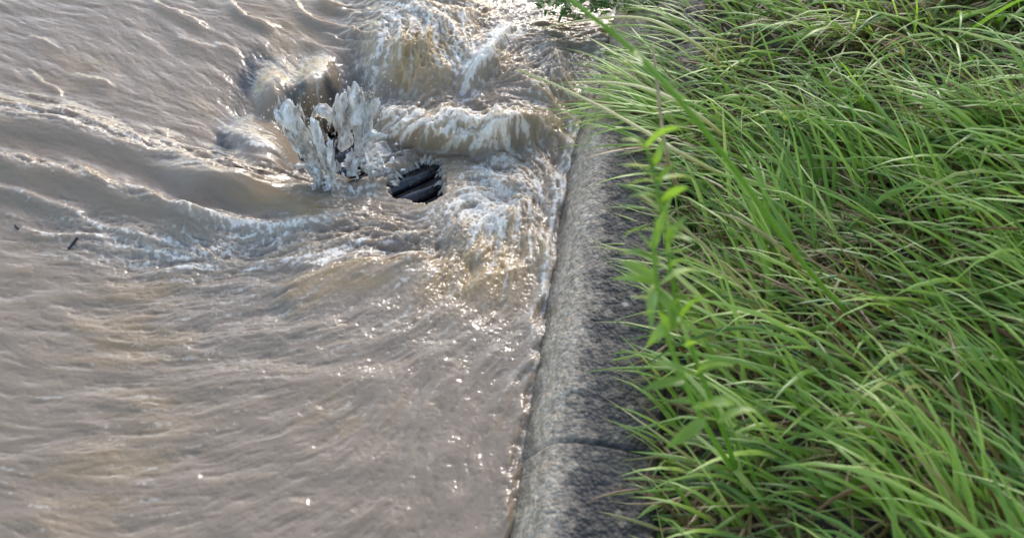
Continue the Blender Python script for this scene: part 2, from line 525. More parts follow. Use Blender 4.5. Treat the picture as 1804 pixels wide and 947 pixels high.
    foam_sheen += 0.45 * blob(668, 100, 26, 70, 14) + 0.42 * blob(725, 18, 75, 34) + 0.45 * blob(815, 105, 46, 46, 30) + 0.30 * blob(800, 30, 60, 40) + 0.16 * blob(740, 80, 90, 80)
    H += 0.055 * blob(925, 118, 84, 80, -20, 1.6)
    turb += 0.75 * blob(930, 110, 90, 80) + 0.4 * blob(1000, 130, 60, 90)
    h, d = ridge([(905, 32), (880, 66), (856, 104), (832, 146), (820, 168)], 14, 22, 0.030, 0.12); H += h
    foam_sheen += 0.75 * np.exp(-((d - 5) / 17) ** 2) * blob(860, 100, 70, 90, 0, 2)
    foam_sheen += 0.45 * blob(905, 50, 50, 20, -20) + 0.28 * blob(960, 100, 60, 40) + 0.3 * blob(950, 170, 60, 30)
    ochre += 0.5 * blob(890, 115, 22, 30, 20) + 0.4 * blob(960, 150, 45, 16, 10) + 0.35 * blob(985, 50, 30, 40)
    painted_shade += 0.28 * blob(985, 60, 30, 45) + 0.35 * blob(855, 38, 20, 16)
    H -= 0.022 * blob(770, 178, 90, 10, 4); painted_shade += 0.25 * blob(785, 166, 60, 6, 0)  # trough below the dome, its shade painted into the colour
    # --- the foaming tongue thrown out of the drain
    T = warp(lambda: blob(805, 214, 140, 40, 3, 2.6), 9)
    H += 0.088 * T + 0.028 * blob(900, 212, 55, 24, -6, 1.5)
    turb += 0.95 * T; foam_sheen += 0.63 * T + 0.25 * blob(690, 190, 30, 30); ochre += 0.9 * blob(790, 215, 90, 30, 0) + 0.35 * blob(880, 200, 40, 14)
    painted_shade += 0.38 * blob(905, 240, 30, 14, -15) + 0.45 * blob(800, 278, 60, 8, -5)  # shade beneath the lip of the tongue painted dark
    # --- glassy bulges where the sheet drops over the grate
    fall = blob(604, 248, 92, 66, 14, 2.2)
    H -= 0.062 * fall
    for (a, b, ru, rv, rot, hh) in ((555, 146, 30, 44, 28, 0.062), (490, 158, 34, 44, 25, 0.050), (464, 254, 62, 32, 22, 0.060), (440, 285, 60, 16, 10, 0.02)):
        H += hh * blob(a, b, ru, rv, rot, 1.5); calm += 0.55 * blob(a, b, ru, rv, rot, 1.5)
    turb += 0.14 * blob(500, 170, 110, 90, 0, 2)
    painted_shade += warp(lambda: 0.95 * blob(437, 135, 19, 42, 16, 1.6) + 0.75 * blob(470, 105, 32, 8, 15) + 0.85 * blob(580, 145, 9, 36, -24) + 0.95 * blob(388, 256, 18, 22, 30, 1.6) + 0.8 * blob(510, 172, 8, 26, -28) + 0.85 * blob(526, 158, 11, 36, -20) + 0.6 * blob(618, 150, 30, 34) + 0.6 * blob(415, 200, 10, 16, 20), 9)  # dark patches painted where the bulges mirror no sky
    foam_sheen += 0.17 * blob(555, 146, 30, 44, 28) + 0.15 * blob(490, 158, 34, 44, 25) + 0.17 * blob(464, 254, 62, 32, 22)  # pale grey tint that lightens the glassy bulges
    foam_sheen += 0.28 * blob(560, 132, 16, 30, 20) + 0.3 * blob(455, 255, 40, 16, 16) + 0.35 * blob(415, 230, 50, 8, 16)
    # white water boiling round the grate
    B = warp(lambda: blob(645, 278, 74, 46, -8, 1.8), 10)
    turb += 1.2 * B; foam_sheen += 0.75 * B; H += 0.045 * B + 0.05 * blob(665, 245, 30, 40, 0, 1.5)
    turb += 0.5 * blob(560, 300, 60, 24); foam_sheen += 0.4 * blob(560, 300, 40, 24) + 0.35 * blob(620, 340, 90, 14, 6)
    painted_shade += 0.6 * blob(690, 272, 40, 16, -10) + 0.5 * blob(525, 300, 28, 14)
    foam_sheen = foam_sheen - 0.4 * blob(735, 315, 46, 34)
    # ragged white line where the water meets the kerb
    kd, kt = pdist([(1062, 60), (1050, 140), (1008, 230), (985, 350), (955, 530), (884, 947)])
    kd = kd * -1.0   # positive on the water side once the sign is checked below
    kd = np.where(U < 940, np.abs(kd), kd)
    foam_sheen += 0.5 * np.exp(-((np.abs(kd) - 5 - 2 * L2) / 6) ** 2) * sstep(900, 420, V)
    H += (0.006 + (0.006 - 0.003 * sstep(500, 700, V)) * L1 + 0.002 * L2) * np.exp(-(np.abs(kd) / 16) ** 2)
    # upper-left: long oblique crests of the smooth approach flow
    for pts, hh in (([(0, 8), (20, 10)], 0), ([(395, -10), (425, 20), (455, 35), (500, 48)], 0.010), ([(255, -6), (290, 10), (340, 34), (380, 60)], 0.007), ([(505, -10), (540, 24), (580, 44), (640, 58), (680, 62)], 0.010),
                    ([(550, -8), (590, 8), (640, 18)], 0.009), ([(44, 115), (70, 136), (98, 156), (116, 178)], 0.006), ([(370, 74), (410, 86), (440, 104)], 0.005), ([(300, 62), (330, 76), (390, 84)], 0.004),
                    ([(520, 70), (570, 84), (620, 88)], 0.006), ([(40, 60), (80, 76), (110, 92)], 0.003), ([(130, 125), (160, 140), (210, 160)], 0.004), ([(560, 56), (610, 72), (670, 78)], 0.006)):
        if hh:
            h, d = ridge(pts, 4, 15, hh * 1.6, 0.3, 0.5); H += h
    return H, foam_sheen, ochre, painted_shade, turb, calm, T, D1

def blur(a, n):
    for _ in range(n):
        a = (a + np.roll(a, 1, 0) + np.roll(a, -1, 0) + np.roll(a, 1, 1) + np.roll(a, -1, 1)) / 5
    return a
H = np.zeros_like(U)
for it in range(3):
    if it:
        Hs = blur(H[::3, ::3], 12)
        Hs = blur(np.repeat(np.repeat(Hs, 3, 0), 3, 1)[:NY, :NX], 12)
        Hl = Hs if it == 1 else 0.5 * (Hl + Hs)
        U, V = uv_of(X, Y, Hl)
        U, V = U.astype(np.float32), V.astype(np.float32)
    H, foam_sheen, ochre, painted_shade, turb, calm, T, D1 = features()

# --- chop on top of everything, drawn out along the flow
turb = np.clip(turb, 0, 1.5) * np.clip(1 - 0.85 * np.clip(calm, 0, 1), 0.12, 1)
ext = sstep(560, 700, V)                                  # quieter water nearer the viewer
turb = turb * (1 - 0.5 * ext)
crest = lambda n: 1.0 - np.abs(n)                         # sharp crests
H += turb * (0.0078 * L1 + 0.0048 * crest(L2) + 0.0017 * crest(L3)) + np.clip(foam_sheen, 0, 1) * (0.0016 * perlin(X * 60, Y * 60, 160) + 0.0007 * perlin(X * 150, Y * 150, 161)) + 0.0007 * L1 + 0.00035 * L2 + 0.00014 * L3
silt, = lic([fbm(X * 3.2 + 0.5 * WN1, Y * 3.2 + 0.5 * WN2, 170, 4, 0.55)], 0.10, 8)
foam_sheen += 0.12 * sstep(385, 470, V) * (1 - ext) * sstep(200, 400, U) + 0.05 * ext * sstep(0.6, 1.8, norm(silt) + 0.6 * LF)  # glints on the near chop painted as white, plus scattered foam flecks
H += ext * (0.0006 * perlin(X * 30, Y * 48, 180) + 0.00008 * fbm(X * 95, Y * 140, 181, 2))
dens = np.clip(foam_sheen * (1 - 0.7 * np.clip(calm, 0, 1) * (foam_sheen < 0.35)), 0, 1)
th = 1.55 - 3.3 * dens                                     # foam breaks up into flecks, lines and patches
foam_sheen = np.clip(sstep(th - 0.15, th + 1.25, FN) * np.clip(0.25 + 1.3 * dens, 0, 1) * (dens > 0.02) + 0.42 * dens, 0, 1)
ochre = np.clip(ochre * (1.0 - 0.45 * sstep(-0.2, 1.0, LF)), 0, 1)
painted_shade = np.clip(painted_shade, 0, 1)
ochre = np.clip(ochre * (1 - 0.8 * blob(500, 190, 120, 120, 0, 2)) + 0.32 * sstep(0.3, 2.2, norm(silt)), 0, 1)

# --- gaps in the sheet over the open grate
def poly_mask(pts):
    inside = np.zeros(U.shape, bool)
    j = len(pts) - 1
    for i in range(len(pts)):
        (xi, yi), (xj, yj) = pts[i], pts[j]
        c = ((yi > V) != (yj > V)) & (U < (xj - xi) * (V - yi) / (yj - yi + 1e-9) + xi)
        inside ^= c
        j = i
    return inside
HOLES = [[(694, 330), (706, 302), (728, 288), (754, 282), (774, 288), (771, 312), (774, 340), (748, 352), (720, 347), (702, 340)],
         [(580, 202), (592, 192), (606, 194), (610, 215), (607, 236), (597, 244), (586, 234)]]
hole = np.zeros(U.shape, bool)
for p in HOLES:
    pp = [(a, b) for a, b in p]
    hole |= poly_mask(pp)
# soften: distance-like falloff by repeated blur
hb = hole.astype(np.float32)
def blur(a, n):
    for _ in range(n):
        a = (a + np.roll(a, 1, 0) + np.roll(a, -1, 0) + np.roll(a, 1, 1) + np.roll(a, -1, 1)) / 5
    return a
hb = blur(hb, 60)
hb2 = hb + 0.15 * (L2 + 0.7 * norm(WN1)) * (hb > 0.02) * (hb < 0.98)
H = H - 0.065 * sstep(0.03, 0.6, hb2)
foam_sheen = np.clip(foam_sheen + (0.35 + 0.5 * sstep(325, 300, V)) * sstep(0.04, 0.25, hb2) * (0.4 + 0.6 * sstep(-0.6, 0.6, LF)) * (U > 640), 0, 1)
keep = hb2 < 0.46

# outer, coarse water so the flooded street carries on out of the picture
def grow(a0, n, first, sgn):
    out, s, a = [], first, a0
    for _ in range(n):
        a += sgn * s; out.append(a); s *= 1.22
    return out
xl = grow(fx[0], 26, 0.004, -1)[::-1]; xr = grow(fx[-1], 8, 0.004, 1)
yl = grow(fy[0], 26, 0.004, -1)[::-1]; yr = grow(fy[-1], 26, 0.004, 1)
def pad(a): return np.pad(a, ((len(yl), len(yr)), (len(xl), len(xr))), mode='edge')
AX = np.concatenate([xl, fx, xr]); AY = np.concatenate([yl, fy, yr])
PX, PY = np.meshgrid(AX, AY)
PZ = pad(H)
edge_d = np.maximum(np.maximum(fx[0] - PX, PX - fx[-1]), np.maximum(fy[0] - PY, PY - fy[-1]))
PZ = np.where(edge_d > 0, PZ * np.exp(-np.clip(edge_d, 0, None) / 0.15) + 0.004 * fbm(PX * 9, PY * 14, 77, 4) * sstep(0, 0.3, edge_d), PZ)
kp = pad(keep)
lipn = 1.0 + 0.5 * fbm(X * 15, Y * 15, 140, 3, 0.6)
lip = 0.034 * np.clip(T, 0, 1) ** 1.5 * lipn + 0.02 * np.clip(D1, 0, 1) ** 2
PY = PY - pad(lip) * np.where(edge_d > 0, np.exp(-np.clip(edge_d, 0, None) / 0.05), 1)
fmask = kp[:-1, :-1] & kp[1:, :-1] & kp[:-1, 1:] & kp[1:, 1:]
water = grid_obj('water', np.stack([PX, PY, PZ], -1), fmask, WATER, None, {k: pad(a) * np.exp(-np.clip(edge_d, 0, None) / 0.12) for k, a in (('foam_sheen', foam_sheen), ('ochre', ochre), ('painted_shade', painted_shade))})
setp(water, 'brown floodwater rushing in ridges towards the drain beside the kerb', kind='structure')

def water_z(x, y):
    j = int(np.clip((x - fx[0]) / STEP, 0, NX - 1)); i = int(np.clip((y - fy[0]) / STEP, 0, NY - 1))
    return float(H[i, j])

# ------------------------------------------------------------------ kerb and bank
KL = [(1120, -120), (1075, 20), (1050, 140), (1008, 230), (984, 350), (955, 530), (884, 947)]
kpts = [at(u, v, 0.0)[:2] for u, v in KL]
kpts = [kpts[0] + (kpts[0] - kpts[1]) / np.linalg.norm(kpts[0] - kpts[1]) * 3.0] + kpts + [kpts[-1] + (kpts[-1] - kpts[-2]) / np.linalg.norm(kpts[-1] - kpts[-2]) * 2.5]
kline = np.array(smooth_line(kpts, 60))
seg = np.r_[0, np.cumsum(np.linalg.norm(np.diff(kline, axis=0), axis=1))]
def along(s):
    return np.stack([np.interp(s, seg, kline[:, 0]), np.interp(s, seg, kline[:, 1])], -1)
S_all = np.arange(0, seg[-1], 0.0035)
C = along(S_all)
Tn = np.gradient(C, axis=0)
kk = np.ones(61) / 61
Tn = np.stack([np.convolve(np.pad(Tn[:, i], 30, mode='edge'), kk, 'valid') for i in (0, 1)], -1)
Tn /= np.linalg.norm(Tn, axis=1)[:, None]
NR = np.stack([Tn[:, 1], -Tn[:, 0]], -1)                   # towards the bank
if NR[len(NR) // 2, 0] < 0: NR = -NR
KW = 0.265
prof = [(-0.02, -0.25), (0.0, -0.06), (0.012, 0.0), (0.045, 0.058), (0.062, 0.082), (0.082, 0.095), (0.11, 0.102), (0.19, 0.106), (KW - 0.012, 0.106), (KW, 0.098), (KW + 0.004, -0.1)]
pp = np.array(prof)
ps = np.r_[0, np.cumsum(np.linalg.norm(np.diff(pp, axis=0), axis=1))]
so = np.arange(0, ps[-1], 0.0035)
PO, PZk = np.interp(so, ps, pp[:, 0]), np.interp(so, ps, pp[:, 1])
def sm(a): return np.convolve(np.pad(a, 3, mode='edge'), np.ones(7) / 7, 'valid')
PO, PZk = sm(PO), sm(PZk)
GS, GO = np.meshgrid(S_all, so, indexing='ij')
pit = fbm(GS * 55, GO * 55, 90, 2, 0.5) * 0.0016 + fbm(GS * 7, GO * 7, 95, 2) * 0.004 
s_j = float(seg[int(np.argmin(np.hypot(*(kline - at(905, 800, 0.0)[:2]).T)))])
pit -= 0.007 * np.exp(-((GS - s_j + 0.002 * perlin(GO * 60, GS * 0, 98)) / 0.004) ** 2)
off = PO[None, :] + 0 * GS - pit * 0.5
KP = np.empty(GS.shape + (3,))
KP[..., 0] = C[:, None, 0] + NR[:, None, 0] * off
KP[..., 1] = C[:, None, 1] + NR[:, None, 1] * off
KP[..., 2] = PZk[None, :] + pit
pit_j = 0
top_a = sstep(0.03, 0.15, off + 0.012 * fbm(GS * 12, GO * 12, 99, 3))
wet_a = sstep(0.042, 0.006, KP[..., 2] + 0.018 * fbm(GS * 18, GO * 18, 101, 3))
kerb = grid_obj('kerb', KP[:, ::-1], None, KERB, None, {'top': top_a[:, ::-1], 'wet': wet_a[:, ::-1]})
setp(kerb, 'rough concrete kerb, sandy on its sloping face and dark pebbly on top', kind='structure')

def bank_z(o, s):
    """height of the bank at distance o behind the kerb line"""
    q = np.maximum(o - KW, 0)
    return 0.085 + 0.30 * q + 0.035 * fbm(s * 3.1, o * 3.1, 120, 3) * sstep(0, 0.2, q)
bo = np.concatenate([np.arange(KW - 0.03, 1.9, 0.02), np.arange(1.9, 5.0, 0.2)])
bs = np.arange(0, seg[-1], 0.02)
Cb = along(bs)
NRb = np.stack([np.interp(bs, S_all, NR[:, 0]), np.interp(bs, S_all, NR[:, 1])], -1)
BS, BO = np.meshgrid(bs, bo, indexing='ij')
BP = np.empty(BS.shape + (3,))
BP[..., 0] = Cb[:, None, 0] + NRb[:, None, 0] * BO
BP[..., 1] = Cb[:, None, 1] + NRb[:, None, 1] * BO
BP[..., 2] = bank_z(BO, BS) + 0.01 * fbm(BS * 20, BO * 20, 130, 2)
ground = grid_obj('ground', BP[:, ::-1], None, SOIL)
setp(ground, kind='structure')

def bank(s, o):
    c = along(np.array([s]))[0]
    n = np.array([np.interp(s, S_all, NR[:, 0]), np.interp(s, S_all, NR[:, 1])])
    z = float(bank_z(np.array([o]), np.array([s]))[0])
    p = c + n * o
    return np.array([p[0], p[1], z])
def s_of(x, y):
    d = np.hypot(kline[:, 0] - x, kline[:, 1] - y)
    return float(seg[int(np.argmin(d))])
def so_of(u, v, z=0.12):
    p = at(u, v, z)
    s = s_of(p[0], p[1]); c = along(np.array([s]))[0]
    n = np.array([np.interp(s, S_all, NR[:, 0]), np.interp(s, S_all, NR[:, 1])])
    return s, float(np.dot(p[:2] - c, n))

# road bed under the water and the drain shaft
def box(x0, x1, y0, y1, z0, z1):
    v = [(x, y, z) for z in (z0, z1) for y in (y0, y1) for x in (x0, x1)]
    f = [(0, 2, 3, 1), (4, 5, 7, 6), (0, 1, 5, 4), (2, 6, 7, 3), (0, 4, 6, 2), (1, 3, 7, 5)]
    return v, f
gc = at(640, 272, -0.11)
GANG = math.atan2(0.074, 0.116)
def rot2(p, a=GANG, c=gc):
    return (c[0] + p[0] * math.cos(a) - p[1] * math.sin(a), c[1] + p[0] * math.sin(a) + p[1] * math.cos(a), p[2])
sv_, sf_ = [], []
W2, D2 = 0.30, 0.24
ring_in = [(-W2, -D2), (W2, -D2), (W2, D2), (-W2, D2)]
for z in (-0.16, -0.9):
    sv_ += [rot2((a, b, z)) for a, b in ring_in]
for i in range(4):
    sf_.append((i, 4 + i, 4 + (i + 1) % 4, (i + 1) % 4))
sf_.append((4, 7, 6, 5))
# road bed ring round the shaft
outer = [(-6, -5), (1.2, -5), (1.2, 5), (-6, 5)]
k0 = len(sv_)
sv_ += [(a, b, -0.165) for a, b in outer] + [rot2((a, b, -0.165)) for a, b in ring_in]
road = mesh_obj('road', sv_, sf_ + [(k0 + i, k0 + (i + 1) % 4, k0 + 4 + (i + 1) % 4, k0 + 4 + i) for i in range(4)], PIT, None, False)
setp(road, kind='structure')

# ------------------------------------------------------------------ drain grate
grate = empty('drain_grate', tuple(gc))
setp(grate, 'black cast iron drain grate with thick slanted bars half buried in white water', 'drain grate')
def bev_box(name, L, W, Ht, loc, ang, mat, parent, bev=0.006, tilt=0.0):
    bm = bmesh.new()
    bmesh.ops.create_cube(bm, size=1.0)
    for v in bm.verts: v.co = Vector((v.co.x * L, v.co.y * W, v.co.z * Ht))
    bmesh.ops.bevel(bm, geom=list(bm.edges), offset=bev, segments=3, affect='EDGES')
    me = bpy.data.meshes.new(name); bm.to_mesh(me); bm.free()
    me.polygons.foreach_set('use_smooth', np.ones(len(me.polygons), dtype=bool))
    me.materials.append(mat)
    o = bpy.data.objects.new(name, me); COL.objects.link(o)
    o.parent = parent
    o.rotation_euler = (tilt, 0, ang)
    o.location = Vector(loc) - Vector(parent.location)
    return o
b0 = at(737, 336, -0.045); b1 = at(737, 304, -0.045)
nrm = np.array([-math.sin(GANG), math.cos(GANG), 0.0])
gap = float(np.dot(b1 - b0, nrm))
k = 0
for i in range(-1, 6):
    c = b0 + nrm * gap * i
    c = c - np.array([math.cos(GANG), math.sin(GANG), 0]) * (float(np.dot(c - gc, np.array([math.cos(GANG), math.sin(GANG), 0]))) )
    bev_box('bar', 0.50, 0.034, 0.05, (c[0], c[1], -0.070), GANG, IRON, grate, 0.004)
for sx in (-1, 1):
    p = rot2((sx * 0.265, 0, -0.08)); bev_box('frame_rail', 0.03, 0.50, 0.05, p, GANG, IRON, grate, 0.006)

# ------------------------------------------------------------------ leaping water
def tube(path, radii, seed, n=28, flat=1.0, sub=10, amp=0.35, side=None):
    """a ragged body of water along a path; grooves run along its length"""
    pts = np.array(smooth_line([tuple(p) for p in path], sub))
    m = len(pts)
    rr = np.interp(np.linspace(0, 1, m), np.linspace(0, 1, len(radii)), radii)
    t = np.gradient(pts, axis=0); t /= np.linalg.norm(t, axis=1)[:, None]
    ref = np.array([0.0, -1.0, 0.35]) if side is None else np.array(side)
    vs = []
    a = np.linspace(0, 2 * np.pi, n, endpoint=False)
    sl = np.r_[0, np.cumsum(np.linalg.norm(np.diff(pts, axis=0), axis=1))]
    for i in range(m):
        e1 = np.cross(t[i], ref); e1 /= np.linalg.norm(e1)
        e2 = np.cross(e1, t[i])
        g = 1 + amp * perlin(np.cos(a) * 2.2 + seed * 3.1, np.sin(a) * 2.2 + sl[i] * 9 + seed, 200 + seed) + 0.6 * amp * perlin(np.cos(a) * 5 + seed, np.sin(a) * 5 + sl[i] * 40, 230 + seed)
        vs.append(pts[i] + (np.cos(a) * rr[i] * g)[:, None] * e1 + (np.sin(a) * rr[i] * flat * g)[:, None] * e2)
    V_ = np.concatenate(vs)
    F = []
    for i in range(m - 1):
        for j in range(n):
            F.append((i * n + j, i * n + (j + 1) % n, (i + 1) * n + (j + 1) % n, (i + 1) * n + j))
    V_ = np.vstack([V_, pts[0], pts[-1]])
    for j in range(n):
        F.append((len(V_) - 2, (j + 1) % n, j)); F.append((len(V_) - 1, (m - 1) * n + j, (m - 1) * n + (j + 1) % n))
    return V_, F

def join(parts):
    V_, F, k = [], [], 0
    for v, f in parts:
        V_.append(np.asarray(v)); F += [tuple(i + k for i in q) for q in f]; k += len(v)
    return np.vstack(V_), F

def drops(n, fn, rmin, rmax):
    bm = bmesh.new()
    for _ in range(n):
        p = fn(); r = random.uniform(rmin, rmax) * random.uniform(0.5, 1)
        m = Matrix.Translation(Vector(p)) @ Matrix.Rotation(random.uniform(0, 3), 4, 'X') @ Matrix.Diagonal((r, r, r * random.uniform(1, 2.2), 1))
        bmesh.ops.create_icosphere(bm, subdivisions=1, radius=1.0, matrix=m)
    V_ = np.array([v.co[:] for v in bm.verts]); bm.verts.index_update()
    F = [tuple(v.index for v in f.verts) for f in bm.faces]
    bm.free()
    return V_, F

def pv(u, v, y):
    """the point of the upright plane at depth y seen at u, v"""
    d = ray(u, v); t = (y - CAM[1]) / d[1]
    return CAM + d * t

def spout(left, right, y, depth, seed, n=56, m=70, amp=1.0, strands=16):
    """a sheet of leaping water between a left and a right outline (surveyed bottom to top), thick in the middle, grooved along its rise"""
    Lp = np.array(smooth_line([tuple(pv(u, v, y)) for u, v in left], 10)); Rp = np.array(smooth_line([tuple(pv(u, v, y)) for u, v in right], 10))
    rs = lambda P: np.stack([np.interp(np.linspace(0, 1, m), np.linspace(0, 1, len(P)), P[:, i]) for i in range(3)], -1)
    Lp, Rp = rs(Lp), rs(Rp)
    a = np.linspace(0, 2 * np.pi, n, endpoint=False)
    tt = np.linspace(0, 1, m)
    A, Tt = np.meshgrid(a, tt)
    cc, ss = np.cos(A), np.sin(A)
    hgt = np.linalg.norm(Lp[-1] - Lp[0])
    ce = (Lp + Rp) / 2; hw = (Rp - Lp) / 2
    wid = np.linalg.norm(hw, axis=1)[:, None]
    grow_ = 1 + amp * (0.10 * perlin(A * 1.9, Tt * 3 + seed, 400 + seed) + 0.09 * perlin(cc * 5 + seed, Tt * 3 + ss * 3, 410 + seed) + 0.03 * perlin(cc * 13 + seed, Tt * 5 + ss * 5, 420 + seed))
    P = ce[:, None, :] + hw[:, None, :] * (cc * grow_ * 0.62)[..., None]
    dep = np.minimum(depth, wid * 0.9) * 0.6 * ss * grow_
    P[..., 1] += dep + 0.006 * perlin(Tt * 4, A, 430 + seed)
    P[..., 2] += 0.004 * perlin(cc * 5, Tt * 9 + seed, 440 + seed) + 0.010 * Tt * perlin(cc * 6 + seed, ss * 2, 450 + seed)
    V_ = np.vstack([P.reshape(-1, 3), ce[0], ce[-1] + np.array([0, 0, 0.004])])
    F = [(i * n + j, i * n + (j + 1) % n, (i + 1) * n + (j + 1) % n, (i + 1) * n + j) for i in range(m - 1) for j in range(n)]
    F += [(len(V_) - 2, (j + 1) % n, j) for j in range(n)] + [(len(V_) - 1, (m - 1) * n + j, (m - 1) * n + (j + 1) % n) for j in range(n)]
    out = [(V_, F)]
    bm = bmesh.new()                                       # clots of water carried up its surface
    for k in range(strands * 15):
        t0 = random.random() ** 0.8 * 0.84; i0 = int(t0 * (m - 1)); i1 = min(m - 1, i0 + 3)
        q = random.uniform(-1.05, 1.05)
        up_ = ce[i1] - ce[max(0, i1 - 3)]
        p = ce[i0] + hw[i0] * q + np.array([0, random.choice((-1, -1, 1)) * depth * math.sqrt(max(0, 1 - min(1, q * q))) * random.uniform(0.6, 1.05), 0])
        r = random.uniform(0.0018, 0.0052) * (0.6 + 0.6 * t0)
        mt = Matrix.Translation(Vector(p)) @ Vector(up_).to_track_quat('Z', 'Y').to_matrix().to_4x4() @ Matrix.Rotation(random.gauss(0, 0.2), 4, 'Y') @ Matrix.Diagonal((r, r * 0.8, r * random.uniform(2.0, 6.5), 1))
        bmesh.ops.create_icosphere(bm, subdivisions=2, radius=1.0, matrix=mt)
    bm.verts.index_update()
    out.append((np.array([q.co[:] for q in bm.verts]), [tuple(q.index for q in f.verts) for f in bm.faces])); bm.free()
    return out

def melt(o, voxel=0.0019, smooth=12):
    """lumps and threads of one splash flow together into one wet skin"""
    m = o.modifiers.new('remesh', 'REMESH'); m.mode = 'VOXEL'; m.voxel_size = voxel; m.use_smooth_shade = True
    k = o.modifiers.new('smooth', 'SMOOTH'); k.factor = 0.6; k.iterations = smooth
    dg = bpy.context.evaluated_depsgraph_get(); dg.update()
    me = bpy.data.meshes.new_from_object(o.evaluated_get(dg))
    o.modifiers.clear()
    old = o.data; o.data = me; bpy.data.meshes.remove(old)
    n = len(me.vertices); co = np.empty(n * 3, np.float32); me.vertices.foreach_get('co', co); co = co.reshape(-1, 3)
    no = np.empty(n * 3, np.float32); me.vertices.foreach_get('normal', no); no = no.reshape(-1, 3)
    a = 0.0016 * fbm(co[:, 0] * 90 + co[:, 1] * 60, co[:, 2] * 38 + co[:, 1] * 20, 470, 3) + 0.0022 * perlin(co[:, 0] * 45, co[:, 2] * 30, 475)
    me.vertices.foreach_set('co', (co + no * a[:, None]).reshape(-1))
    if not me.materials: me.materials.append(SPLASH)
    me.polygons.foreach_set('use_smooth', np.ones(len(me.polygons), dtype=bool)); me.update()

def spray(u, v, su, sv_, y, sy, n, rmin=0.0008, rmax=0.003):
    return drops(n, lambda: pv(random.gauss(u, su), random.gauss(v, sv_), y + random.gauss(0, sy)), rmin, rmax)

def froth(u, v, su, sv_, y, sy, n, rmin, rmax):
    """clotted white water: many small lumps that run together"""
    bm = bmesh.new()
    for _ in range(n):
        a = random.gauss(0, 1); b = random.gauss(0, 1)
        p = pv(u + a * su, v + b * sv_ + 5 * abs(a), y + random.gauss(0, sy))
        r = random.uniform(rmin, rmax) * random.uniform(0.4, 1) ** 1.5
        m = Matrix.Translation(Vector(p)) @ Matrix.Rotation(random.uniform(0, 6), 4, Vector((random.random(), random.random(), random.random())).normalized()) @ Matrix.Diagonal((r * random.uniform(1, 2.6), r, r * random.uniform(0.6, 1.1), 1))
        bmesh.ops.create_icosphere(bm, subdivisions=2, radius=1.0, matrix=m)
    for q in bm.verts:
        q.co += Vector((0.0025 * math.sin(q.co.z * 900 + q.co.x * 500), 0.002 * math.sin(q.co.x * 1100), 0.0025 * math.sin(q.co.x * 800 + q.co.y * 600)))
    V_ = np.array([q.co[:] for q in bm.verts]); bm.verts.index_update()
    F = [tuple(q.index for q in f.verts) for f in bm.faces]
    bm.free()
    return V_, F

y1 = at(575, 330, -0.03)[1]
p1 = spout([(568, 336), (552, 312), (538, 290), (512, 252), (495, 222), (484, 200), (487, 186), (501, 178)], [(586, 336), (578, 318), (572, 298), (560, 262), (548, 228), (536, 203), (526, 186), (513, 177)], y1, 0.026, 1, strands=22)
p1 += spout([(572, 334), (570, 300), (558, 262), (549, 230), (544, 212)], [(588, 334), (582, 300), (574, 262), (562, 226), (551, 206)], y1 - 0.02, 0.012, 2, strands=6)
p1 += spout([(566, 336), (576, 300), (578, 262), (580, 246)], [(596, 336), (590, 300), (586, 266), (584, 246)], y1 - 0.03, 0.012, 3, strands=6)
p1.append(spray(520, 200, 26, 26, y1, 0.02, 26)); p1.append(spray(572, 318, 26, 12, y1 - 0.02, 0.02, 60, 0.001, 0.004))
p1.append(froth(574, 326, 20, 9, y1 - 0.02, 0.02, 150, 0.002, 0.008))
sp1 = mesh_obj('water_spout', *join(p1), SPLASH); melt(sp1)
dr = mesh_obj('droplets', *join([spray(520, 215, 34, 38, y1, 0.03, 110, 0.0006, 0.0026), spray(520, 275, 34, 23, y1 - 0.02, 0.03, 70, 0.0006, 0.0024)]), SPLASH, sp1); dr['kind'] = 'stuff'
setp(sp1, 'leaning spout of white water with a broad rounded head, left of the tall column', 'water spout', 'spouts leaping from the drain')
y2 = at(640, 284, 0.0)[1]
p2 = spout([(622, 290), (620, 262), (618, 235), (614, 205), (617, 178), (612, 160), (619, 147)], [(658, 290), (650, 262), (647, 235), (648, 205), (643, 185), (640, 162), (632, 147)], y2, 0.026, 5, strands=18)
p2 += spout([(634, 230), (634, 205), (641, 184), (648, 168)], [(656, 230), (657, 205), (667, 186), (662, 166)], y2 + 0.012, 0.018, 6, strands=8)
p2 += spout([(588, 262), (590, 232), (586, 205), (590, 180), (602, 166)], [(622, 262), (622, 232), (620, 205), (618, 180), (614, 164)], y2 + 0.03, 0.02, 7, strands=14)
p2 += [tube([pv(640, 246, y2), pv(654, 236, y2 - .01), pv(669, 240, y2 - .01)], [0.018, 0.013, 0.004], 7, amp=0.3)]
p2.append(spray(640, 180, 26, 26, y2, 0.02, 30)); p2.append(spray(640, 285, 40, 14, y2 - 0.02, 0.02, 70, 0.001, 0.004))
p2.append(froth(632, 290, 34, 11, y2 - 0.015, 0.025, 240, 0.002, 0.009))
sp2 = mesh_obj('water_spout', *join(p2), SPLASH); melt(sp2)
dr = mesh_obj('droplets', *join([spray(640, 195, 36, 42, y2, 0.03, 110, 0.0006, 0.0026), spray(640, 255, 36, 25, y2 - 0.02, 0.03, 70, 0.0006, 0.0024)]), SPLASH, sp2); dr['kind'] = 'stuff'
setp(sp2, 'tallest upright column of white water leaping from the middle of the drain', 'water spout', 'spouts leaping from the drain')
y3 = at(572, 262, 0.0)[1]
p3 = [tube([pv(550, 206, y3), pv(560, 198, y3), pv(570, 196, y3), pv(580, 204, y3), pv(581, 220, y3), pv(578, 232, y3)], [0.004, 0.014, 0.019, 0.013, 0.0035, 0.0025], 9, amp=0.3, n=40, sub=14)]
p3.append(drops(9, lambda: pv(random.uniform(556, 588), random.uniform(196, 242), y3), 0.0015, 0.004))
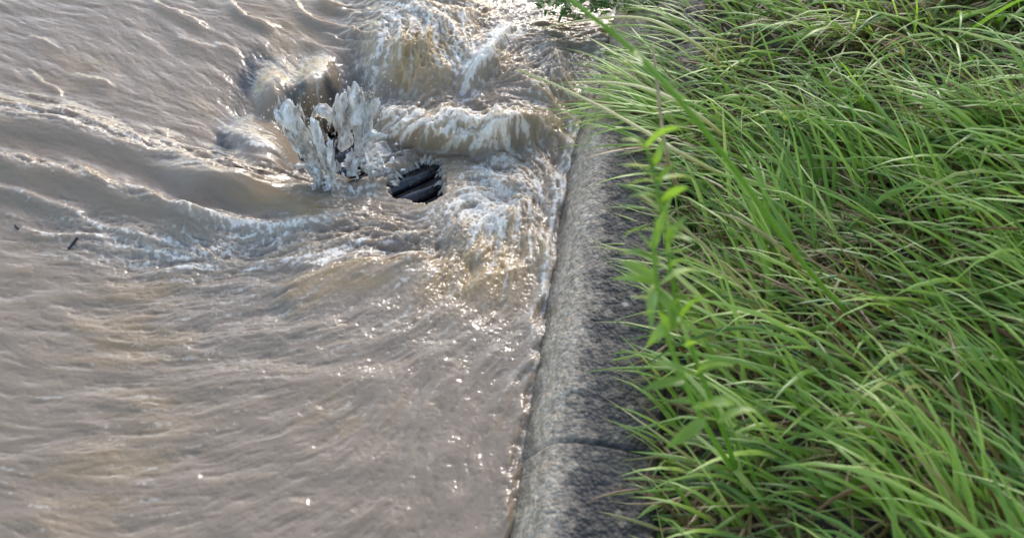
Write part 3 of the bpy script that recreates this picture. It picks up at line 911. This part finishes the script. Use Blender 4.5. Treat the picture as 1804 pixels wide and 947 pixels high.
sp3 = mesh_obj('water_spout', *join(p3), SPLASH); melt(sp3)
dr = mesh_obj('droplets', *join([spray(574, 215, 16, 22, y3, 0.03, 24, 0.0006, 0.0026), spray(574, 275, 16, 13, y3 - 0.02, 0.03, 6, 0.0006, 0.0024)]), SPLASH, sp3); dr['kind'] = 'stuff'
setp(sp3, 'small curling blob of clear water over the black gap between the two spouts', 'water spout', 'spouts leaping from the drain')

# water lapping over the rim of the opening
bm = bmesh.new()
rim = smooth_line(HOLES[0] + HOLES[0][:1], 12)
for k in range(110):
    u, v = rim[int(abs(random.gauss(0, 0.22)) * len(rim)) % len(rim)] if k % 3 else rim[random.randrange(len(rim))]
    q = abs(random.gauss(0, 0.12)) - 0.10
    u2, v2 = u + (736 - u) * q, v + (317 - v) * q
    if v > 330: continue
    p = at(u2, v2, -0.036 - 0.08 * max(0, q) + random.gauss(0, 0.003))
    r = random.uniform(0.0012, 0.004)
    dirv = Vector((736 - u, -(317 - v) * 1.4, -18)).normalized()
    mt = Matrix.Translation(Vector(p)) @ dirv.to_track_quat('Z', 'Y').to_matrix().to_4x4() @ Matrix.Rotation(random.gauss(0, 0.5), 4, 'Y') @ Matrix.Diagonal((r, r * 0.8, r * random.uniform(1.5, 6.5), 1))
    bmesh.ops.create_icosphere(bm, subdivisions=2, radius=1.0, matrix=mt)
for k in range(9):                                        # drops and trickles on the bars
    p = at(random.uniform(700, 770), random.uniform(292, 345), -0.042)
    r = random.uniform(0.0008, 0.002)
    bmesh.ops.create_icosphere(bm, subdivisions=2, radius=1.0, matrix=Matrix.Translation(Vector(p)) @ Matrix.Rotation(GANG, 4, 'Z') @ Matrix.Diagonal((r * random.uniform(1, 4), r, r * 0.7, 1)))
bm.verts.index_update()
rv_, rf_ = np.array([q.co[:] for q in bm.verts]), [tuple(q.index for q in f.verts) for f in bm.faces]; bm.free()
spl = mesh_obj('splash', rv_, rf_, WATER, water); melt(spl, 0.0018, 8)
a_ = spl.data.attributes.new('foam_sheen', 'FLOAT', 'POINT'); a_.data.foreach_set('value', np.full(len(spl.data.vertices), 0.35, np.float32))

# ------------------------------------------------------------------ twigs
def stick(name, path, radii, mat, n=8, parent=None, amp=0.15):
    V_, F = tube(path, radii, random.randint(0, 40), n=n, amp=amp, sub=5)
    return mesh_obj(name, V_, F, mat, parent)
def wpt(u, v, dz=0.003):
    p = at(u, v, 0.0); z = water_z(p[0], p[1]); p = at(u, v, z); z = water_z(p[0], p[1]); p = at(u, v, z + dz)
    return p
t1 = stick('twig', [wpt(120, 438), wpt(129, 428), wpt(137, 418, 0.008)], [0.003, 0.0035, 0.003], TWIG)
setp(t1, 'short straight dark twig floating on the calm brown water', 'twig')
t2 = stick('twig', [wpt(413, 293), wpt(440, 296), wpt(464, 301)], [0.0018, 0.0022, 0.0015], TWIG)
setp(t2, 'thin dark twig caught at the foaming lip left of the drain', 'twig')
t3 = stick('twig', [wpt(26, 396), wpt(29, 400), wpt(33, 403)], [0.002, 0.0025, 0.002], TWIG)
setp(t3, 'tiny dark twig fragment drifting at the left edge of the water', 'twig')

# ------------------------------------------------------------------ grass
def blades(name, mat, root, head, L, W, droop, lift, shade, twist, jit, n=7, origin=(0, 0, 0)):
    """many bent, folded blades in one mesh; every argument is an array with one value per blade"""
    N = len(L)
    p = root.copy(); el = lift.copy(); hd = head.copy()
    rows = []
    Zc = np.array([0, 0, 1.0])
    for i in range(n + 1):
        t = i / n
        w = W * (1 - t ** 2.2) * (0.55 + 0.45 * min(1, t * 5)) * 0.5 + 0.0002
        d = np.stack([np.cos(hd), np.sin(hd), 0 * hd], -1)
        sd = np.stack([-d[:, 1], d[:, 0], 0 * hd], -1)
        s2 = sd * np.cos(twist * t)[:, None] + Zc * np.sin(twist * t)[:, None]
        dv = d * np.cos(el)[:, None] + Zc * np.sin(el)[:, None]
        up = np.cross(s2, dv)
        rows.append(np.stack([p - s2 * w[:, None], p - up * (w * 0.35)[:, None], p + s2 * w[:, None]], 1))
        p = p + dv * (L / n)[:, None]
        el = el - droop / n * (0.5 + t)
        hd = hd + jit / n
    P = np.stack(rows, 1)                                   # N, n+1, 3, 3
    base = (np.arange(N) * (n + 1) * 3)[:, None] + (np.arange(n) * 3)[None, :]
    q = np.stack([np.stack([base, base + 1, base + 4, base + 3], -1), np.stack([base + 1, base + 2, base + 5, base + 4], -1)], 2).reshape(-1, 4)
    sh = np.repeat(shade[:, None], (n + 1) * 3, 1)
    return mesh_obj(name, P.reshape(-1, 3) - np.array(origin), q.tolist(), mat, None, True, {'shade': sh.reshape(-1)})

def blades2(name, mat, root, head, L, W, droop, lift, shade, twist, jit, n):
    """living blades over a matted layer of dead ones"""
    U_ = lambda a, b: rng.uniform(a, b, N2)
    return blades(name, mat, both(root, rt2), both(head, U_(0, 6.28)), both(L, U_(.06, .2)), both(W, U_(.003, .009)), both(droop, U_(-.1, .5)), both(lift, U_(-.1, .3)), both(shade, U_(.88, 1.0)), both(twist, U_(-.4, .4)), both(jit, U_(-1, 1)), n)

def banks(s, o):
    c = along(s)
    n = np.stack([np.interp(s, S_all, NR[:, 0]), np.interp(s, S_all, NR[:, 1])], -1)
    p = c + n * o[:, None]
    return np.concatenate([p, bank_z(o, s)[:, None]], 1), np.arctan2(-n[:, 1], -n[:, 0])
def shades(N, mean=0.45, sd=0.2):
    v = np.clip(rng.normal(mean, sd, N), 0, 0.86)
    return np.where(rng.random(N) < 0.07, rng.uniform(0.88, 1.0, N), v)

def tuft(label, s0, o0, n, ln, spread=0.3, ws=0.085, wo=0.06, lift=(0.0, 0.55), droop=(0.5, 1.3), width=(0.006, 0.0155), bend=0.0, mean=0.5):
    s = s0 + rng.normal(0, ws, n); o = np.maximum(KW + 0.005, o0 + rng.normal(0, wo, n))
    root, hd = banks(s, o)
    root[:, 2] -= 0.01
    r0 = bank(s0, o0)
    U_ = lambda a, b: rng.uniform(a, b, n)
    ob = blades('grass_tuft', GRASS, root, hd + rng.normal(bend, spread, n), U_(*ln), U_(*width), U_(*droop), U_(*lift), shades(n, mean), U_(-0.5, 0.5), U_(-0.5, 0.5), 9, r0)
    ob.location = r0
    return setp(ob, label, 'grass tuft', 'grass tufts hanging over the kerb')

TUFTS = [((1190, 40), 'sheaf of long green blades bending over the kerb just below the small leafed creepers', 55, (0.18, 0.31), 0.10, 0.6),
         ((1200, 105), 'tuft of long blades trailing across the kerb above its bare patch of concrete', 36, (0.18, 0.31), -0.15, 0.6),
         ((1190, 190), 'thickest tuft, long combed blades reaching the water under the pale seed head', 125, (0.24, 0.385), 0.0, 0.66),
         ((1205, 250), 'shorter darker tuft along the kerb edge just below the thick combed tuft', 55, (0.12, 0.27), 0.3, 0.55),
         ((1205, 350), 'sparse tuft of short blades on the kerb edge behind the blurred leafy weed', 50, (0.09, 0.2), 0.3, 0.45),
         ((1205, 450), 'low tuft at the kerb edge half hidden by the lower leaves of the weed', 50, (0.09, 0.2), 0.3, 0.45)]
for (uv, lab, n, ln, bend, mean) in TUFTS:
    s, o = so_of(*uv)
    tuft(lab, s, o, n, ln, bend=bend, mean=mean)

# the rest of the bank: one mass of grass nobody could count
N0 = 26000
s_ = rng.uniform(0.5, seg[-1] - 0.5, N0); o_ = KW + 0.015 + rng.random(N0) ** 0.9 * 2.3
rt, hd = banks(s_, o_)
uu, vv = uv_of(rt[:, 0], rt[:, 1], rt[:, 2])
m = (uu > 900) & (uu < 2250) & (vv > -220) & (vv < 1250)
s_, o_, rt, hd = s_[m], o_[m], rt[m], hd[m]
N1 = len(s_)
clump = perlin(s_ * 4.5, o_ * 4.5, 300)
comb = perlin(s_ * 1.7, o_ * 1.7, 301)
rt[:, 2] -= 0.01
near = sstep(KW + 0.16, KW + 0.03, o_)
Ln = rng.uniform(0.12, 0.36, N1) * (1 + 0.5 * clump) * (1 - 0.55 * near)
N2 = 9000
k2 = rng.integers(0, N1, N2)
rt2 = rt[k2] + np.stack([rng.normal(0, .03, N2), rng.normal(0, .03, N2), rng.uniform(0.008, 0.03, N2)], -1)
def both(a, b): return np.concatenate([a, b])
grass = blades2('grass', GRASS, rt, hd + comb * 1.3 + rng.normal(0, 0.45, N1), Ln, rng.uniform(0.005, 0.0155, N1), rng.uniform(0.5, 2.0, N1), rng.uniform(0.15, 1.1, N1),
               np.clip(shades(N1, 0.45) + 0.16 * clump, 0, 1), rng.uniform(-0.7, 0.7, N1), rng.uniform(-0.6, 0.6, N1), 5)
setp(grass, 'dense wet green grass covering the bank behind the kerb', kind='stuff')

# ------------------------------------------------------------------ single stems and weeds
def leaf_mesh(L, W, bend, shade, n=8):
    V_, F, S_ = [], [], []
    el = 0.0; p = np.zeros(3)
    for i in range(n + 1):
        t = i / n
        w = W * 0.5 * math.sin(math.pi * min(1, t * 0.93 + 0.07)) ** 0.8 * (1.15 - 0.5 * t)
        V_ += [p + np.array([0, -w, w * 0.3]), p.copy(), p + np.array([0, w, w * 0.3])]
        S_ += [shade, shade * 0.8, shade]
        p = p + np.array([math.cos(el), 0, math.sin(el)]) * L / n
        el -= bend / n
    for i in range(n):
        a = i * 3
        F += [(a, a + 1, a + 4, a + 3), (a + 1, a + 2, a + 5, a + 4)]
    return np.array(V_), F, S_

def leaf_at(name, parent, p, target, W, bend, shade, mat=WEED, roll=0.0):
    d = np.array(target) - np.array(p); L = float(np.linalg.norm(d))
    V_, F, S_ = leaf_mesh(L * 1.05, W, bend, shade)
    x = Vector(d).normalized()
    q = x.to_track_quat('X', 'Z').to_matrix() @ Matrix.Rotation(roll, 3, 'X') @ Matrix.Rotation(-bend * 0.5, 3, 'Y')
    V2 = [q @ Vector(v) + Vector(p) - Vector(parent.location) for v in V_]
    return mesh_obj(name, [tuple(v) for v in V2], F, mat, parent, True, {'shade': S_})

def ground_root(u, v):
    s, o = so_of(u, v, 0.2)
    for _ in range(6):
        z = float(bank_z(np.array([o]), np.array([s]))[0]); s, o = so_of(u, v, z)
    return bank(s, o)

def stem_part(parent, path, radii, mat, shade=0.5):
    V_, F = tube(path, radii, 4, n=8, amp=0.05, sub=6)
    V_ = V_ - np.array(parent.location)
    return mesh_obj('stem', V_, F, mat, parent, True, {'shade': np.full(len(V_), shade)})

# blurred leafy weed close to the lens, lower right of the photo
rw = ground_root(1300, 840)
weed = empty('leafy_weed', tuple(rw)); setp(weed, 'bright green leafy weed with pointed leaves rising close to the lens before the kerb', 'weed')
D0 = 1.55
stem_part(weed, [rw, atd(1275, 760, 1.85), atd(1232, 650, 1.68), atd(1195, 545, 1.6), atd(1180, 465, D0), atd(1168, 380, D0 - .02), atd(1150, 300, D0 - .03), atd(1134, 250, D0 - .03)], [0.004, 0.004, 0.0036, 0.0034, 0.003, 0.0027, 0.0022, 0.001], WEED, 0.5)
stem_part(weed, [rw, atd(1255, 770, 1.84), atd(1205, 670, 1.66), atd(1168, 560, 1.56), atd(1152, 450, D0 - .08), atd(1155, 385, D0 - .1)], [0.004, 0.004, 0.0034, 0.003, 0.0026, 0.001], WEED, 0.7)
for (a, b, w, sh) in (((1160, 322), (1090, 298), .019, .8), ((1172, 395), (1114, 345), .018, .6), ((1170, 420), (1143, 352), .016, .7), ((1158, 492), (1092, 462), .022, .95), ((1152, 505), (1188, 590), .022, .6),
                      ((1160, 330), (1204, 286), .016, .6), ((1150, 300), (1116, 252), .014, .5), ((1150, 290), (1168, 236), .014, .6), ((1178, 440), (1218, 380), .018, .7), ((1182, 470), (1238, 470), .019, .5),
                      ((1150, 440), (1185, 345), .017, .9), ((1155, 500), (1150, 590), .02, .9), ((1200, 560), (1268, 522), .022, .5), ((1195, 545), (1140, 610), .022, .6), ((1205, 670), (1130, 690), .022, .5), ((1230, 650), (1310, 640), .022, .4),
                      ((1240, 740), (1170, 790), .024, .45), ((1265, 745), (1340, 730), .024, .55), ((1165, 370), (1205, 330), .015, .8), ((1160, 470), (1120, 410), .016, .7), ((1176, 420), (1222, 430), .017, .6)):
    leaf_at('leaf', weed, atd(*a, D0 - .02), atd(*b, D0 - random.uniform(0, .1)), w * 0.72, random.uniform(0.5, 1.4), sh, roll=random.uniform(-0.5, 0.5))

for (u0, v0) in ((1135, 262), (1152, 320), (1162, 360), (1160, 410), (1150, 455), (1165, 500), (1185, 540), (1175, 590), (1210, 610), (1225, 660), (1250, 710)):
    for sd_ in (-1, 1):
        L_ = random.uniform(45, 95); a_ = math.pi / 2 - sd_ * random.uniform(0.5, 1.5)
        leaf_at('leaf', weed, atd(u0, v0, D0 - .02), atd(u0 - math.cos(a_) * L_, v0 - math.sin(a_) * L_ * random.uniform(-0.5, 1.0), D0 - random.uniform(-.05, .12)), random.uniform(.008, .014), random.uniform(0.5, 1.6), random.uniform(.5, 1), roll=random.uniform(-0.7, 0.7))

# blurred oblique grass stem crossing the top right corner
rs = ground_root(1500, 560)
st = empty('grass_stalk', tuple(rs)); setp(st, 'thick blurred green grass stem slanting across the upper right close to the lens', 'grass stalk')
stem_part(st, [rs, atd(1420, 470, 1.95), atd(1280, 280, 1.66), atd(1200, 180, 1.56), atd(1110, 84, 1.5), atd(1000, -4, 1.46), atd(960, -40, 1.45)], [0.004, 0.004, 0.004, 0.004, 0.0038, 0.0032, 0.0024], WEED, 0.6)
for (a, b, w) in (((1085, 60), (1050, 12), .012), ((1120, 90), (1132, 118), .014), ((1125, 96), (1150, 40), .012)):
    leaf_at('leaf', st, atd(*a, 1.49), atd(*b, 1.46), w * 0.8, 0.3, 0.5)

# pale seed head hanging over the water
rh = ground_root(1300, 320)
sh_ = empty('seed_head_stem', tuple(rh)); setp(sh_, 'long pale straw seed head reaching out over the foaming water', 'seed head')
hp = [rh, atd(1210, 276, 2.32), atd(1150, 240, 2.3), atd(1080, 200, 2.34), atd(1020, 170, 2.4), atd(960, 142, 2.46), atd(914, 124, 2.5)]
stem_part(sh_, hp, [0.004, 0.004, 0.0038, 0.0034, 0.003, 0.0024, 0.0012], STRAW, 0.7)
hpts = np.array(smooth_line([tuple(p) for p in hp], 14))
sv2, sf2 = [], []
for i in range(int(len(hpts) * 0.5), len(hpts) - 1):
    for q in range(2):
        p = hpts[i] + (hpts[i + 1] - hpts[i]) * random.random(); d = (hpts[i + 1] - hpts[i]); d /= np.linalg.norm(d)
        sd = np.cross(d, [0, 0, 1]); sd /= np.linalg.norm(sd)
        o_ = sd * random.choice((-1, 1)) * 0.004 + np.array([0, 0, random.uniform(-0.002, 0.002)])
        a = p + o_; k0 = len(sv2)
        upv = np.array([0, 0, 0.0016])
        sv2 += [a - d * 0.005, a + sd * 0.0022, a + upv, a - sd * 0.0022, a - upv, a + d * 0.008]
        sf2 += [(k0, k0 + 1, k0 + 2), (k0, k0 + 2, k0 + 3), (k0, k0 + 3, k0 + 4), (k0, k0 + 4, k0 + 1), (k0 + 5, k0 + 2, k0 + 1), (k0 + 5, k0 + 3, k0 + 2), (k0 + 5, k0 + 4, k0 + 3), (k0 + 5, k0 + 1, k0 + 4)]
mesh_obj('seed_head', np.array(sv2) - rh, sf2, STRAW, sh_, True, {'shade': np.full(len(sv2), 0.95)})

for (pth, tip) in (([(1240, 210, 2.55), (1180, 172, 2.5), (1120, 152, 2.55), (1060, 145, 2.62), (1003, 146, 2.7)], 'thin straw stem reaching level over the bare kerb, above the long pale seed head'),
                   ([(1230, 80, 2.8), (1160, 40, 2.75), (1100, 30, 2.8), (1030, 36, 2.9), (955, 50, 3.0)], 'fine straw stem arching over the water highest up, under the small leafed creeper')):
    rr_ = ground_root(pth[0][0] + 50, pth[0][1] + 40)
    e_ = empty('seed_head_stem', tuple(rr_)); setp(e_, tip, 'seed head')
    hp = [rr_] + [atd(*q) for q in pth]
    stem_part(e_, hp, [0.0042, 0.004, 0.0037, 0.0033, 0.0028, 0.0016], STRAW, 0.9)
    q_ = [np.array(x) for x in smooth_line([tuple(p) for p in hp], 10)]
    V_, F, k0 = [], [], 0
    for i in range(int(len(q_) * 0.55), len(q_) - 1):
        d = q_[i + 1] - q_[i]; d /= np.linalg.norm(d); sd = np.cross(d, [0, 0, 1]); sd /= np.linalg.norm(sd)
        for sgn in (-1, 1):
            a = q_[i] + sd * sgn * 0.004 + d * random.uniform(0, .01)
            V_ += [a - d * .004, a + sd * .0024, a + np.array([0, 0, .0024]), a - sd * .0024, a + d * .006]
            F += [(k0, k0 + 1, k0 + 2), (k0, k0 + 2, k0 + 3), (k0, k0 + 3, k0 + 1), (k0 + 4, k0 + 2, k0 + 1), (k0 + 4, k0 + 3, k0 + 2), (k0 + 4, k0 + 1, k0 + 3)]; k0 += 5
    mesh_obj('seed_head', np.array(V_) - rr_, F, STRAW, e_, True, {'shade': np.full(len(V_), 0.9)})

# dry brown stalk
rd = ground_root(1200, 345)
dry = empty('dry_stalk', tuple(rd)); setp(dry, 'thin dry brown stalk standing upright in the grass behind the kerb', 'dry stalk')
stem_part(dry, [rd, atd(1178, 290, 2.2), atd(1166, 220, 2.14), atd(1157, 140, 2.14), atd(1150, 78, 2.16)], [0.004, 0.0038, 0.0034, 0.003, 0.0015], DRY)

# low leafy creeper at the top edge
def creeper(u0, v0, n, rad, label):
    r = at(u0, v0, 0.10)
    root = empty('leafy_creeper', tuple(r)); setp(root, label, 'creeper', 'small leafed creepers at the water edge')
    V_, F, S_, k = [], [], [], 0
    for _ in range(n):
        a = random.uniform(0, 6.28); q = random.random() ** 0.6 * rad
        p = np.array([math.cos(a) * q * 1.5, math.sin(a) * q, random.uniform(-0.03, 0.07) * (1 - q / rad / 2)])
        v, f, s = leaf_mesh(random.uniform(0.015, 0.03), random.uniform(0.007, 0.013), random.uniform(0, 0.8), random.uniform(0, 0.7), 4)
        m = Matrix.Rotation(random.uniform(0, 6.28), 3, 'Z') @ Matrix.Rotation(random.uniform(-0.7, 0.5), 3, 'Y') @ Matrix.Rotation(random.uniform(-0.6, 0.6), 3, 'X')
        V_ += [tuple(m @ Vector(x) + Vector(p)) for x in v]; F += [tuple(i + k for i in x) for x in f]; S_ += s; k += len(v)
    mesh_obj('foliage', V_, F, WEED_DARK, root, True, {'shade': S_})
    return root
WEED_DARK = m_leaf('creeper_leaf', [(0.0, (0.05, 0.11, 0.02)), (0.5, (0.12, 0.22, 0.04)), (1.0, (0.24, 0.34, 0.07))], 0.35)
creeper(1010, 0, 420, 0.075, 'low small leafed green creeper trailing into the water at the top edge')
creeper(1090, -10, 420, 0.09, 'thicker small leafed creeper on the kerb beside the trailing one')
